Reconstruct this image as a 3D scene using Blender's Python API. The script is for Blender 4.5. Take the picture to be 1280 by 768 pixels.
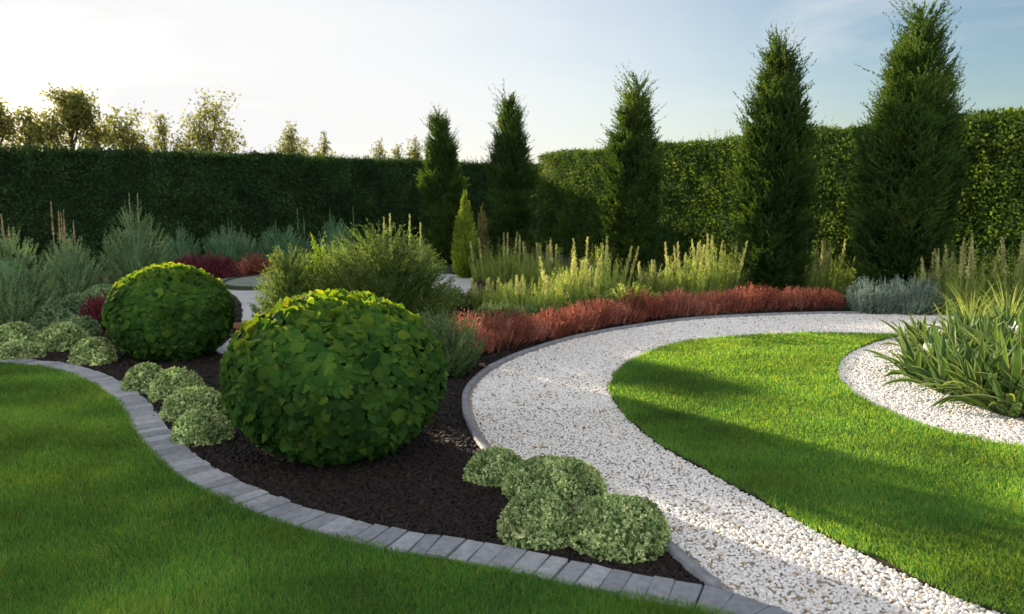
import bpy, bmesh, math
import numpy as np
from math import radians as R, sin, cos, tan, atan, pi
from mathutils import Vector

# ------------------------------------------------------------------ camera, sky, sun, exposure
sc = bpy.context.scene
for o in list(bpy.data.objects): bpy.data.objects.remove(o)
col = sc.collection
CAM_H, FPX, PITCH = 1.7, 995.6, math.atan(139/995.6)
cd = bpy.data.cameras.new('camera'); cam = bpy.data.objects.new('camera', cd); col.objects.link(cam)
cd.lens = 28; cd.sensor_width = 36; cd.clip_end = 2000; cd.clip_start = .05
cam.location = (0, 0, CAM_H); cam.rotation_euler = (pi/2 - PITCH, 0, 0)
cd.dof.use_dof = True; cd.dof.focus_distance = 5.6; cd.dof.aperture_fstop = 2.8
sc.camera = cam

SUN_EL, SUN_AZ = R(12.2), R(42)             # azimuth measured from the view axis towards the left
to_sun = Vector((-sin(SUN_AZ)*cos(SUN_EL), cos(SUN_AZ)*cos(SUN_EL), sin(SUN_EL)))
sl = bpy.data.lights.new('sun', 'SUN'); sun = bpy.data.objects.new('sun', sl); col.objects.link(sun)
sl.energy = 5.0; sl.angle = R(0.6); sl.color = (1.0, .83, .60)
sun.rotation_euler = to_sun.to_track_quat('Z', 'Y').to_euler()
sun.location = (-20, 20, 12)

w = bpy.data.worlds.new('World'); sc.world = w; w.use_nodes = True
nt = w.node_tree; nt.nodes.clear()
def wn(t, **k):
    n = nt.nodes.new(t)
    for a, v in k.items(): setattr(n, a, v)
    return n
sky = wn('ShaderNodeTexSky', sky_type='NISHITA', sun_disc=False)
sky.sun_elevation = SUN_EL; sky.sun_rotation = -SUN_AZ
sky.altitude = 50; sky.air_density = 1.0; sky.dust_density = .7; sky.ozone_density = 2.0
tc = wn('ShaderNodeTexCoord')
mp = wn('ShaderNodeMapping'); mp.inputs['Scale'].default_value = (1.0, 1.3, 6.0); mp.inputs['Rotation'].default_value = (.10, .16, .4)
mp.inputs['Location'].default_value = (.4, .2, .3)
nz = wn('ShaderNodeTexNoise'); nz.inputs['Scale'].default_value = 1.7; nz.inputs['Detail'].default_value = 9; nz.inputs['Roughness'].default_value = .56
nz.inputs['Distortion'].default_value = .5
# thin cloud veil: thickest towards the sun, breaking into wisps to the right; unseen bright cloud bank added behind the camera for ambient fill
def vmath(op, vec): 
    n = wn('ShaderNodeVectorMath', operation=op); n.inputs[1].default_value = vec; nt.links.new(tc.outputs['Generated'], n.inputs[0]); return n
def mrange(src, a, b, c, d):
    n = wn('ShaderNodeMapRange', interpolation_type='SMOOTHSTEP'); n.inputs['From Min'].default_value = a; n.inputs['From Max'].default_value = b
    n.inputs['To Min'].default_value = c; n.inputs['To Max'].default_value = d; nt.links.new(src, n.inputs[0]); return n
def math2(op, a, b):
    n = wn('ShaderNodeMath', operation=op); n.use_clamp = True
    for i, x in enumerate((a, b)):
        if isinstance(x, float): n.inputs[i].default_value = x
        else: nt.links.new(x, n.inputs[i])
    return n
L_ = nt.links.new
L_(tc.outputs['Generated'], mp.inputs[0]); L_(mp.outputs[0], nz.inputs['Vector'])
veil = mrange(vmath('DOT_PRODUCT', (-.80, .52, -.30)).outputs['Value'], .0, .68, 0.0, 1.0)
wisp = mrange(nz.outputs['Fac'], .44, .74, 0.0, .65)
soft = math2('MULTIPLY', veil.outputs[0], math2('ADD', math2('MULTIPLY', nz.outputs['Fac'], 1.5).outputs[0], .14).outputs[0])
mask = math2('MAXIMUM', wisp.outputs[0], soft.outputs[0])
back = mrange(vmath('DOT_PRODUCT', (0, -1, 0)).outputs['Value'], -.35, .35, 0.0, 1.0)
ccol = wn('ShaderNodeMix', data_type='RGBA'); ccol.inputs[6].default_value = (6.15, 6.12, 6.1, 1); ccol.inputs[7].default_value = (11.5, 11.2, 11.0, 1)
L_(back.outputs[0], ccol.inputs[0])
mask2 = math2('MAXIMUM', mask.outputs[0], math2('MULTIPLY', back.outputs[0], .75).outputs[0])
mx = wn('ShaderNodeMix', data_type='RGBA')
bg = wn('ShaderNodeBackground'); bg.inputs['Strength'].default_value = .055
ow = wn('ShaderNodeOutputWorld')
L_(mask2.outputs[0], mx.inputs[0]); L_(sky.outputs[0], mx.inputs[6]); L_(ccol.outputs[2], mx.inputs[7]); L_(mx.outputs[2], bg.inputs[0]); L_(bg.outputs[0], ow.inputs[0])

sc.view_settings.view_transform = 'Standard'; sc.view_settings.look = 'None'
sc.view_settings.exposure = 1.5; sc.view_settings.gamma = 1.0; sc.view_settings.use_curve_mapping = False
sc.render.engine = 'CYCLES'
sc.cycles.max_bounces = 6; sc.cycles.transparent_max_bounces = 4; sc.cycles.diffuse_bounces = 3; sc.cycles.transmission_bounces = 4

# ------------------------------------------------------------------ helpers
rng = np.random.default_rng(7)
def G(px, py, z=0.0):                        # where a sight line meets the ground
    v = (px-640)/FPX; u = (384-py)/FPX
    d = np.array([v, cos(PITCH)+u*sin(PITCH), -sin(PITCH)+u*cos(PITCH)])
    t = (z-CAM_H)/d[2]
    return np.array([d[0]*t, d[1]*t, z])
def Zat(py, D): return CAM_H - D*tan(PITCH + atan((py-384)/FPX))
def Wat(wpx, D): return wpx*(D*cos(PITCH)+.15)/FPX

def nrm(a): return a/np.maximum(np.linalg.norm(a, axis=-1, keepdims=True), 1e-9)
def lump(P, s, seed=0):                      # smooth pseudo noise, about -1..1
    r = np.random.default_rng(seed); out = np.zeros(len(P))
    for k in range(6):
        d = nrm(r.normal(size=3)); out += np.sin(P@d*s*(.7+.25*k) + r.uniform(0, 6.28))
    return out/3.0
def rand_unit(n, r=rng): return nrm(r.normal(size=(n, 3)))

class MB:                                    # collects geometry, becomes ONE mesh object
    def __init__(s): s.V = []; s.F = []; s.C = []; s.E = []; s.n = 0
    def add(s, V, faces, rnd, edge=None):    # V (m,k,3), faces list of index tuples into k
        m, k, _ = V.shape
        off = s.n + np.arange(m)*k
        for f in faces: s.F.append((off[:, None] + np.array(f)[None, :]).astype(np.int32))
        s.V.append(V.reshape(-1, 3)); s.C.append(np.repeat(np.asarray(rnd, float), k))
        s.E.append(np.tile(edge, m) if edge is not None else np.zeros(m*k)); s.n += m*k
    def raw(s, V, faces, rnd=.5):
        V = np.asarray(V, float)
        byk = {}
        for f in faces: byk.setdefault(len(f), []).append(f)
        for k, fs in byk.items(): s.F.append(np.array(fs, np.int32)+s.n)
        s.V.append(V); s.C.append(np.full(len(V), rnd)); s.E.append(np.zeros(len(V))); s.n += len(V)
    def tube(s, pts, rads, seg=7, rnd=.5):
        pts = np.asarray(pts, float); V = []; F = []
        for i, p in enumerate(pts):
            d = pts[min(i+1, len(pts)-1)]-pts[max(i-1, 0)]; d = d/np.linalg.norm(d)
            a = np.cross(d, [0.3, .9, .1]); a /= np.linalg.norm(a); b = np.cross(d, a)
            for j in range(seg):
                t = 2*pi*j/seg; V.append(p+rads[i]*(cos(t)*a+sin(t)*b))
        for i in range(len(pts)-1):
            for j in range(seg): F.append((i*seg+j, i*seg+(j+1) % seg, (i+1)*seg+(j+1) % seg, (i+1)*seg+j))
        F.append(tuple(range((len(pts)-1)*seg, len(pts)*seg)))
        s.raw(V, F, rnd)
    def build(s, name, mat, parent=None, loc=None, smooth=False):
        V = np.concatenate(s.V)
        if loc is not None: V = V-np.asarray(loc)
        me = bpy.data.meshes.new(name)
        me.vertices.add(len(V)); me.vertices.foreach_set('co', V.astype(np.float32).ravel())
        li = np.concatenate([f.ravel() for f in s.F]); lt = np.concatenate([np.full(len(f), f.shape[1]) for f in s.F])
        me.loops.add(len(li)); me.loops.foreach_set('vertex_index', li.astype(np.int32))
        me.polygons.add(len(lt)); ls = np.concatenate([[0], np.cumsum(lt)[:-1]])
        me.polygons.foreach_set('loop_start', ls.astype(np.int32)); me.polygons.foreach_set('loop_total', lt.astype(np.int32))
        if smooth: me.polygons.foreach_set('use_smooth', np.ones(len(lt), bool))
        a = me.attributes.new('rnd', 'FLOAT', 'POINT'); a.data.foreach_set('value', np.concatenate(s.C).astype(np.float32))
        a = me.attributes.new('edge', 'FLOAT', 'POINT'); a.data.foreach_set('value', np.concatenate(s.E).astype(np.float32))
        me.update(calc_edges=True); me.materials.append(mat)
        o = bpy.data.objects.new(name, me); col.objects.link(o)
        if parent is not None: o.parent = parent
        if loc is not None and parent is None: o.location = loc
        return o

def tag(o, label=None, cat=None, group=None, kind=None):
    if label: o['label'] = label
    if cat: o['category'] = cat
    if group: o['group'] = group
    if kind: o['kind'] = kind
    return o
def empty(name, loc, label=None, cat=None, group=None):
    o = bpy.data.objects.new(name, None); col.objects.link(o); o.location = loc; o.empty_display_size = .2
    return tag(o, label, cat, group)

# leaf templates: x = across (half width), y = along, z = out of the leaf
T_DIAM = (np.array([[0, 0, 0], [.5, .45, .10], [0, 1, 0], [-.5, .45, .10]]), [(0, 1, 2), (0, 2, 3)])
T_NEED = (np.array([[-.5, 0, 0], [.5, 0, 0], [0, 1, 0]]), [(0, 1, 2)])
T_BLADE = (np.array([[-.5, 0, 0], [.5, 0, 0], [.4, .55, 0], [-.4, .55, 0], [0, 1, 0]]), [(0, 1, 2, 3), (3, 2, 4)])
_o = [(0, 0, 0)] + [(x, y, -.22*abs(x)**1.5*2 - .10*y*y) for x, y in
      [(.16, -.06), (.42, .02), (.56, .24), (.46, .40), (.52, .58), (.34, .72), (.20, .84), (0, 1.0),
       (-.20, .84), (-.34, .72), (-.52, .58), (-.46, .40), (-.56, .24), (-.42, .02), (-.16, -.06)]] + [(0, .42, .05)]
T_BROAD = (np.array(_o, float), [(16, i, i+1) for i in range(0, 15)] + [(16, 15, 0)])

def leaves(mb, P, A, N, L, W, T, rnd, edge=None):
    n = len(P); A = nrm(A); X = nrm(np.cross(A, N)); Z = np.cross(X, A)
    L = np.broadcast_to(np.asarray(L, float), (n,)); W = np.broadcast_to(np.asarray(W, float), (n,))
    V = (P[:, None, :] + T[0][None, :, 0:1]*(W[:, None, None]*X[:, None, :]) + T[0][None, :, 1:2]*(L[:, None, None]*A[:, None, :])
         + T[0][None, :, 2:3]*(W[:, None, None]*Z[:, None, :]))
    mb.add(V, T[1], rnd, edge)

def plumes(mb, B, D, L, bend, m, nl, nw, spread, T=T_DIAM, rnd=None, t0=.05, jit=.02, taper=.5, r=rng):
    """feathery shoots: B bases, D directions, L lengths, bend = lift at the tip, m leaves on each"""
    n = len(B); D = nrm(D); L = np.broadcast_to(np.asarray(L, float), (n,))
    t = np.tile(np.linspace(t0, 1, m), n) + r.uniform(-.5, .5, n*m)/m
    b = np.repeat(B, m, 0); d = np.repeat(D, m, 0); l = np.repeat(L, m)
    up = np.array([0, 0, 1.0])
    bd = np.repeat(np.broadcast_to(np.asarray(bend, float), (n,)), m)
    P = b + d*(l*t)[:, None] + up*(bd*l*t*t)[:, None] + r.normal(size=(n*m, 3))*(jit*l)[:, None]
    tang = nrm(d + up*(2*bd*t)[:, None])
    A = nrm(tang + rand_unit(n*m, r)*spread)
    sz = (1-taper*np.clip(t, 0, 1))*r.uniform(.7, 1.25, n*m)
    rn = np.repeat(r.uniform(0, 1, n), m) if rnd is None else np.repeat(rnd, m)
    rn = np.clip(rn*.65 + r.uniform(0, .35, n*m), 0, 1)
    leaves(mb, P, A, rand_unit(n*m, r), nl*sz, nw*sz, T, rn)

# ------------------------------------------------------------------ materials
def new_mat(name):
    m = bpy.data.materials.new(name); m.use_nodes = True; t = m.node_tree; t.nodes.clear(); return m, t
def ramp(t, cols):
    r = t.nodes.new('ShaderNodeValToRGB'); e = r.color_ramp.elements
    e[0].position = cols[0][0]; e[0].color = (*cols[0][1], 1); e[1].position = cols[-1][0]; e[1].color = (*cols[-1][1], 1)
    for p, c in cols[1:-1]: q = e.new(p); q.color = (*c, 1)
    return r
def foliage(name, cols, trans=.35, rough=.55, spec=.3, noise=1.5, edgecol=None, tint=(1.25, 1.2, .6), namp=.35, gain=1.45):
    m, t = new_mat(name); n = t.nodes.new; l = t.links.new
    a = n('ShaderNodeAttribute'); a.attribute_name = 'rnd'
    cols = [tuple(v*gain for v in c) for c in cols]
    k = len(cols)-1; r = ramp(t, [(i/k, c) for i, c in enumerate(cols)]); l(a.outputs['Fac'], r.inputs[0])
    g = n('ShaderNodeNewGeometry'); nz = n('ShaderNodeTexNoise'); nz.inputs['Scale'].default_value = noise; nz.inputs['Detail'].default_value = 3
    l(g.outputs['Position'], nz.inputs['Vector'])
    mr = n('ShaderNodeMapRange'); mr.inputs['From Min'].default_value = .3; mr.inputs['From Max'].default_value = .7
    mr.inputs['To Min'].default_value = 1-namp; mr.inputs['To Max'].default_value = 1+namp; l(nz.outputs['Fac'], mr.inputs[0])
    mu = n('ShaderNodeMix'); mu.data_type = 'RGBA'; mu.blend_type = 'MULTIPLY'; mu.inputs[0].default_value = 1
    l(r.outputs[0], mu.inputs[6]); l(mr.outputs[0], mu.inputs[7]); c = mu.outputs[2]
    if edgecol:
        e = n('ShaderNodeAttribute'); e.attribute_name = 'edge'
        me = n('ShaderNodeMix'); me.data_type = 'RGBA'; l(e.outputs['Fac'], me.inputs[0]); l(c, me.inputs[6]); me.inputs[7].default_value = (*edgecol, 1); c = me.outputs[2]
    p = n('ShaderNodeBsdfPrincipled'); p.inputs['Roughness'].default_value = rough+.15; p.inputs['Specular IOR Level'].default_value = spec*.45
    l(c, p.inputs['Base Color'])
    tr = n('ShaderNodeBsdfTranslucent'); tm = n('ShaderNodeMix'); tm.data_type = 'RGBA'; tm.blend_type = 'MULTIPLY'; tm.inputs[0].default_value = 1
    l(c, tm.inputs[6]); tm.inputs[7].default_value = (*tint, 1); l(tm.outputs[2], tr.inputs[0])
    ms = n('ShaderNodeMixShader'); ms.inputs[0].default_value = trans; l(p.outputs[0], ms.inputs[1]); l(tr.outputs[0], ms.inputs[2])
    o = n('ShaderNodeOutputMaterial'); l(ms.outputs[0], o.inputs[0]); return m
def solid(name, cols, rough=.8, scale=8, bump=.0, bscale=60, attr=False, spec=.3, detail=6, bdist=.01):
    m, t = new_mat(name); n = t.nodes.new; l = t.links.new
    g = n('ShaderNodeNewGeometry'); nz = n('ShaderNodeTexNoise'); nz.inputs['Scale'].default_value = scale; nz.inputs['Detail'].default_value = detail
    l(g.outputs['Position'], nz.inputs['Vector'])
    k = len(cols)-1
    if attr:
        a = n('ShaderNodeAttribute'); a.attribute_name = 'rnd'; r = ramp(t, [(i/k, c) for i, c in enumerate(cols)]); l(a.outputs['Fac'], r.inputs[0])
        mr = n('ShaderNodeMapRange'); mr.inputs['From Min'].default_value = .3; mr.inputs['From Max'].default_value = .7
        mr.inputs['To Min'].default_value = .78; mr.inputs['To Max'].default_value = 1.15; l(nz.outputs['Fac'], mr.inputs[0])
        mu = n('ShaderNodeMix'); mu.data_type = 'RGBA'; mu.blend_type = 'MULTIPLY'; mu.inputs[0].default_value = 1
        l(r.outputs[0], mu.inputs[6]); l(mr.outputs[0], mu.inputs[7]); c = mu.outputs[2]
    else:
        r = ramp(t, [(.3+.4*i/k, c) for i, c in enumerate(cols)]); l(nz.outputs['Fac'], r.inputs[0]); c = r.outputs[0]
    p = n('ShaderNodeBsdfPrincipled'); p.inputs['Roughness'].default_value = rough; p.inputs['Specular IOR Level'].default_value = spec; l(c, p.inputs['Base Color'])
    if bump:
        b = n('ShaderNodeBump'); b.inputs['Strength'].default_value = bump; b.inputs['Distance'].default_value = bdist
        n2 = n('ShaderNodeTexNoise'); n2.inputs['Scale'].default_value = bscale; n2.inputs['Detail'].default_value = 5; l(g.outputs['Position'], n2.inputs['Vector'])
        l(n2.outputs['Fac'], b.inputs['Height']); l(b.outputs[0], p.inputs['Normal'])
    o = n('ShaderNodeOutputMaterial'); l(p.outputs[0], o.inputs[0]); return m

M = dict(
    field=solid('field_soil', [(.03, .04, .015), (.05, .06, .02)], .95, 3),
    mulch=solid('mulch_soil', [(.012, .008, .006), (.03, .02, .015)], .95, 30, .8, 90),
    chip=solid('mulch_chip', [(.007, .0055, .005), (.016, .011, .009), (.034, .021, .016)], .85, 40, attr=True, spec=.35),
    gravelbed=solid('gravel_bed', [(.28, .24, .19), (.42, .38, .32)], .9, 60, .6, 120),
    stone=solid('white_stone', [(.26, .16, .07), (.46, .37, .26), (.58, .54, .48), (.64, .63, .60), (.71, .70, .69), (.80, .79, .78)], .75, 90, attr=True),
    lawnsoil=solid('lawn_soil', [(.03, .045, .012), (.05, .07, .016)], .95, 20, .5, 60),
    grass=foliage('grass_blade', [(.012, .050, .017), (.021, .080, .022), (.038, .110, .027), (.070, .135, .035), (.13, .155, .06)], .50, .5, .25, 1.1, namp=.38, tint=(4.7, 2.5, .65), gain=2.15),
    paver=solid('grey_paver', [(.17, .185, .21), (.25, .265, .295), (.33, .345, .375)], .8, 25, .35, 160, attr=True, bdist=.004),
    joint=solid('paver_joint', [(.03, .028, .025), (.06, .055, .05)], .95, 40),
    kerb=solid('kerb_stone', [(.14, .15, .17), (.25, .26, .285)], .65, 14, .25, 120, bdist=.003),
    slab=solid('pale_paving', [(.34, .35, .36), (.46, .47, .48)], .5, 2.2, .15, 40),
    pond=solid('green_disc', [(.14, .17, .15), (.20, .23, .20)], .5, 3),
    discrim=solid('disc_rim', [(.015, .03, .012), (.03, .05, .02)], .8, 20),
    rust=solid('rust_board', [(.16, .06, .03), (.24, .10, .05)], .8, 12),
    rock=solid('brown_rock', [(.12, .08, .06), (.30, .20, .14)], .85, 10, .6, 40),
    bark=solid('bark', [(.04, .028, .02), (.09, .065, .045)], .9, 18, .6, 50),
    ball=foliage('ball_leaf', [(.014, .042, .012), (.024, .068, .015), (.040, .095, .018), (.070, .125, .018), (.095, .140, .022)], .42, .55, .06, 3, tint=(2.9, 2.1, .3), gain=1.35),
    mound=foliage('mound_leaf', [(.040, .074, .026), (.085, .125, .048), (.16, .20, .090), (.29, .31, .18)], .25, .5, .3, 6, gain=2.7),
    moundlow=foliage('mound_leaf_dark', [(.03, .065, .032), (.06, .105, .052), (.10, .15, .075), (.16, .2, .11)], .25, .5, .3, 6, gain=2.2),
    conifer=foliage('conifer_spray', [(.014, .034, .012), (.026, .056, .016), (.045, .082, .020), (.08, .115, .028)], .32, .6, .15, 2.2, tint=(2.0, 1.6, .4), gain=1.6),
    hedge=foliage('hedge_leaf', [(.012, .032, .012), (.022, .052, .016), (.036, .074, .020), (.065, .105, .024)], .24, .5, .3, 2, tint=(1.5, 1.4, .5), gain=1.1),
    hedgesunlit=foliage('sunlit_hedge_leaf', [(.014, .036, .010), (.028, .060, .014), (.05, .088, .018), (.09, .125, .026)], .34, .55, .15, 2, tint=(2.2, 1.8, .45), gain=1.75),  # lighter copy of the hedge leaf, sunlight on the right hedge put into colour
    olive=foliage('olive_spire', [(.05, .055, .022), (.09, .09, .035), (.14, .125, .05), (.2, .17, .08)], .3, .6, .2, 3),
    silver=foliage('silver_foliage', [(.042, .082, .038), (.075, .125, .058), (.12, .175, .088), (.19, .24, .13)], .3, .6, .2, 4, gain=2.0),
    bluegreen=foliage('bluegreen_foliage', [(.028, .066, .034), (.048, .10, .053), (.078, .135, .075), (.12, .18, .10)], .3, .6, .2, 4, gain=2.1),
    lavender=foliage('lavender_foliage', [(.085, .125, .10), (.13, .18, .15), (.19, .24, .205), (.27, .32, .27)], .25, .6, .2, 4, tint=(1, 1, .9)),
    juniper=foliage('juniper_foliage', [(.035, .065, .018), (.065, .105, .028), (.11, .15, .045), (.16, .19, .065)], .34, .55, .15, 3, gain=1.45),
    dkjuniper=foliage('dark_shrub_foliage', [(.03, .055, .024), (.05, .085, .036), (.085, .12, .05), (.12, .15, .07)], .3, .55, .25, 3, gain=1.8),
    yellowgreen=foliage('yellowgreen_foliage', [(.07, .12, .03), (.12, .17, .045), (.18, .22, .07), (.26, .28, .10)], .45, .55, .15, 3, gain=1.85),
    lime=foliage('lime_foliage', [(.06, .11, .012), (.10, .16, .018), (.16, .21, .025), (.22, .26, .05)], .4, .5, .3, 3),
    red=foliage('red_foliage', [(.075, .026, .020), (.14, .052, .038), (.22, .10, .075), (.38, .22, .165)], .34, .6, .1, 3, tint=(1.5, 1.1, .85), gain=1.65),
    purple=foliage('purple_foliage', [(.045, .012, .018), (.085, .022, .032), (.14, .04, .05), (.19, .07, .075)], .3, .6, .2, 4, tint=(1.3, .9, .9)),
    pink=foliage('pink_plume', [(.20, .085, .06), (.28, .13, .09), (.36, .19, .13), (.45, .28, .2)], .35, .6, .2, 4, tint=(1.3, 1, .8)),
    tan=foliage('tan_spike', [(.24, .18, .09), (.34, .26, .14), (.42, .33, .2), (.5, .42, .27)], .25, .7, .15, 5, tint=(1.1, 1, .8)),
    spike=foliage('cream_spike', [(.16, .19, .07), (.24, .26, .11), (.32, .33, .16), (.4, .38, .22)], .35, .6, .2, 5, gain=1.6),
    strap=foliage('strap_leaf', [(.022, .060, .018), (.036, .085, .022), (.06, .115, .028), (.11, .16, .045)], .36, .4, .4, 5, edgecol=(.36, .40, .20)),
    tree=foliage('tree_leaf', [(.07, .085, .03), (.11, .125, .04), (.15, .16, .05), (.22, .2, .07)], .55, .5, .3, 1.5),
    petal=foliage('white_petal', [(.7, .7, .66), (.8, .8, .76)], .35, .6, .2, 5, tint=(1, 1, 1)),
)

# ------------------------------------------------------------------ curves and sheets
def catmull(pts, k=8, closed=False):
    p = np.asarray(pts, float); n = len(p); out = []
    rngi = range(n) if closed else range(n-1)
    for i in rngi:
        g = (lambda j: p[j % n]) if closed else (lambda j: p[min(max(j, 0), n-1)])
        a, b, c, d = g(i-1), g(i), g(i+1), g(i+2)
        for t in np.arange(k)/k:
            out.append(.5*((2*b)+(-a+c)*t+(2*a-5*b+4*c-d)*t*t+(-a+3*b-3*c+d)*t**3))
    if not closed: out.append(p[-1])
    return np.array(out)
def GP(pix): return np.array([G(*q)[:2] for q in pix])
def inside(P, poly):
    x, y = P[:, 0], P[:, 1]; c = np.zeros(len(P), bool); n = len(poly)
    for i in range(n):
        x1, y1 = poly[i]; x2, y2 = poly[i-1]
        if y1 == y2: continue
        c ^= ((y1 > y) != (y2 > y)) & (x < (x2-x1)*(y-y1)/(y2-y1)+x1)
    return c
def dist_to(P, line):
    d = np.full(len(P), 1e9)
    for a, b in zip(line[:-1], line[1:]):
        ab = b-a; t = np.clip(((P-a)@ab)/max(ab@ab, 1e-9), 0, 1); d = np.minimum(d, np.linalg.norm(P-a-t[:, None]*ab, axis=1))
    return d
def sheet(name, poly, z, mat, label=None, skirt=0.0, kind='structure', skirtmat=None):
    bm = bmesh.new(); vs = [bm.verts.new((p[0], p[1], z)) for p in poly]; f = bm.faces.new(vs)
    bmesh.ops.recalc_face_normals(bm, faces=[f])
    if f.normal.z < 0: f.normal_flip()
    if skirt:
        r = bmesh.ops.extrude_edge_only(bm, edges=list(bm.edges))
        for v in [e for e in r['geom'] if isinstance(e, bmesh.types.BMVert)]: v.co.z -= skirt
    for q in bm.faces:
        if len(q.verts) == 4: q.material_index = 1 if skirtmat else 0
    bmesh.ops.triangulate(bm, faces=[q for q in bm.faces if len(q.verts) > 4])
    me = bpy.data.meshes.new(name); bm.to_mesh(me); bm.free(); me.materials.append(mat)
    if skirtmat: me.materials.append(skirtmat)
    o = bpy.data.objects.new(name, me); col.objects.link(o); o['kind'] = kind
    if label: o['label'] = label
    return o
def scatter(poly, dens, r=rng):              # dens(D) per m2, thinned from the densest
    lo, hi = poly.min(0), poly.max(0); area = np.prod(hi-lo)
    mxd = dens(np.array([2.4]))[0]
    n = int(area*mxd); P = r.uniform(lo, hi, (n, 2)).astype(float)
    # only where the lens or a step to its side could look
    D = P[:, 1]
    keep = (D > 2.0) & (np.abs(P[:, 0]) < D*.72+.9) & (r.uniform(0, 1, n) < dens(np.maximum(D, 2.4))/mxd)
    P = P[keep]; return P[inside(P, poly)]

# pavers' lawn side and bed side
lawn_edge = np.vstack([[[-9.0, 8.9], [-7.0, 8.55]], GP([(0, 457), (62, 464), (112, 482), (147, 508), (168, 543), (200, 581), (250, 616), (320, 648), (400, 674), (480, 693), (560, 706), (640, 722), (720, 740), (800, 757), (900, 778)]), [[1.12, 2.72], [1.9, 2.40], [3.0, 1.9]]])
EDGE = catmull(lawn_edge, 8)
def offset(line, d):
    t = np.gradient(line, axis=0); t /= np.linalg.norm(t, axis=1)[:, None]
    return line + np.stack([-t[:, 1], t[:, 0]], 1)*d
PW = .215
BEDEDGE = offset(EDGE, PW)
kerb_px = [(905, 742), (868, 712), (835, 684), (790, 655), (740, 640), (690, 622), (645, 600), (612, 568), (592, 535), (585, 510), (590, 487), (616, 463), (665, 441), (740, 420), (850, 403), (950, 396.5), (1050, 394), (1160, 395)]
KERB = catmull(np.vstack([GP(kerb_px), [[7.5, 11.0], [10, 10.2]]]), 8)
path_px = [(1240, 768), (1100, 708), (1000, 657), (900, 602), (820, 556), (778, 518), (763, 492), (772, 468), (800, 449), (850, 432), (920, 424), (1000, 420.5), (1070, 420.5), (1127, 422)]
inner_px = [(1092, 431), (1062, 444), (1045, 463), (1054, 486), (1090, 510), (1150, 536), (1220, 554), (1280, 563)]
LR_A = catmull(np.vstack([[[4.2, 1.4], [2.7, 2.35]], GP(path_px)]), 8)
LR_B = catmull(np.vstack([GP(inner_px), [[4.6, 4.9], [6.5, 4.3]]]), 8)
LAWN_R = np.vstack([LR_A, LR_B, [[6.5, 1.4]]])
LAWN_L = np.vstack([EDGE, [[3.0, -3.0], [-9, -3.0]]])
GRAVEL = np.vstack([KERB, [[10, 1.2], [3.4, 1.2]], EDGE[::-1][:12], BEDEDGE[-22:-20]])
ground = sheet('ground', np.array([(-400, -60), (400, -60), (400, 700), (-400, 700)]), -.02, M['field'])
sheet('mulch_bed', np.array([(-16, -4), (12, -4), (12, 27), (-16, 27)]), 0.0, M['mulch'])
gp = np.vstack([KERB, [[10, 1.0], [1.5, 1.0], [1.12, 2.78]], ])
sheet('gravel_path', gp, .008, M['gravelbed'])
sheet('left_lawn', LAWN_L, .022, M['lawnsoil'], skirt=.02)
sheet('right_lawn', LAWN_R, .030, M['lawnsoil'], skirt=.028, skirtmat=M['mulch'])

# ------------------------------------------------------------------ grass
def grass(name, poly, z, hmin, hmax, edge_line, label, dens):
    P = scatter(poly, dens); n = len(P); D = P[:, 1]
    mb = MB(); wd = np.clip(.0019*(D/3.0)**.9, .0018, .0075)*rng.uniform(.8, 1.4, n)
    P3 = np.column_stack([P, np.full(n, z)])
    cl = lump(P3, 9, 3)*.5 + lump(P3, 2.2, 4)*.5
    h = rng.uniform(hmin, hmax, n)*(1+.18*cl); tall = rng.uniform(0, 1, n) < .015; h[tall] *= 1.5
    lean = rand_unit(n); lean[:, 2] = 0; lean += .35*np.column_stack([lump(P3, 5, 8), lump(P3, 5, 9), np.zeros(n)])
    A = nrm(np.array([0, 0, 1.0]) + lean*rng.uniform(.1, .75, n)[:, None])
    rn = np.clip(.36+.14*cl+rng.normal(0, .18, n), 0, 1); st = rng.uniform(0, 1, n) < .012; rn[st] = rng.uniform(.8, 1, st.sum())
    V0 = P3
    # two-piece blade bending over at the tip
    X = nrm(np.cross(A, rand_unit(n))); tip = nrm(A + lean*.55*np.array([1, 1, 0]) - np.array([0, 0, .15]))
    mid = V0 + A*(h*.55)[:, None]; top = mid + tip*(h*.5)[:, None]
    Xw = X*(wd*.5)[:, None]
    V = np.stack([V0-Xw, V0+Xw, mid+Xw*.8, mid-Xw*.8, top], 1)
    mb.add(V, T_BLADE[1], rn)
    o = mb.build(name, M['grass']); tag(o, label, 'grass', kind='stuff'); return o
rag = lambda l, a, sd: offset(l, 1)*0 + l + (offset(l, 1)-l)*(a+.018*lump(np.column_stack([l, 0*l[:, 0]]), 14, sd))[:, None]
FL = np.vstack([rag(EDGE, .012, 1), [[3.0, -3.0], [-9, -3.0]]]); FR = np.vstack([rag(LR_A, .014, 2), rag(LR_B, .012, 3), [[6.5, 1.4]]])
grass('lawn_grass', FL, .022, .026, .046, None, 'close mown dark green grass in the shaded front left lawn', lambda D: np.clip(34000*(2.6/D)**1.35, 6500, 34000))
grass('lawn_grass', FR, .030, .024, .042, None, 'sunlit yellow green grass on the curved lawn beside the gravel path', lambda D: np.clip(34000*(2.6/D)**1.35, 6500, 34000))

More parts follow.
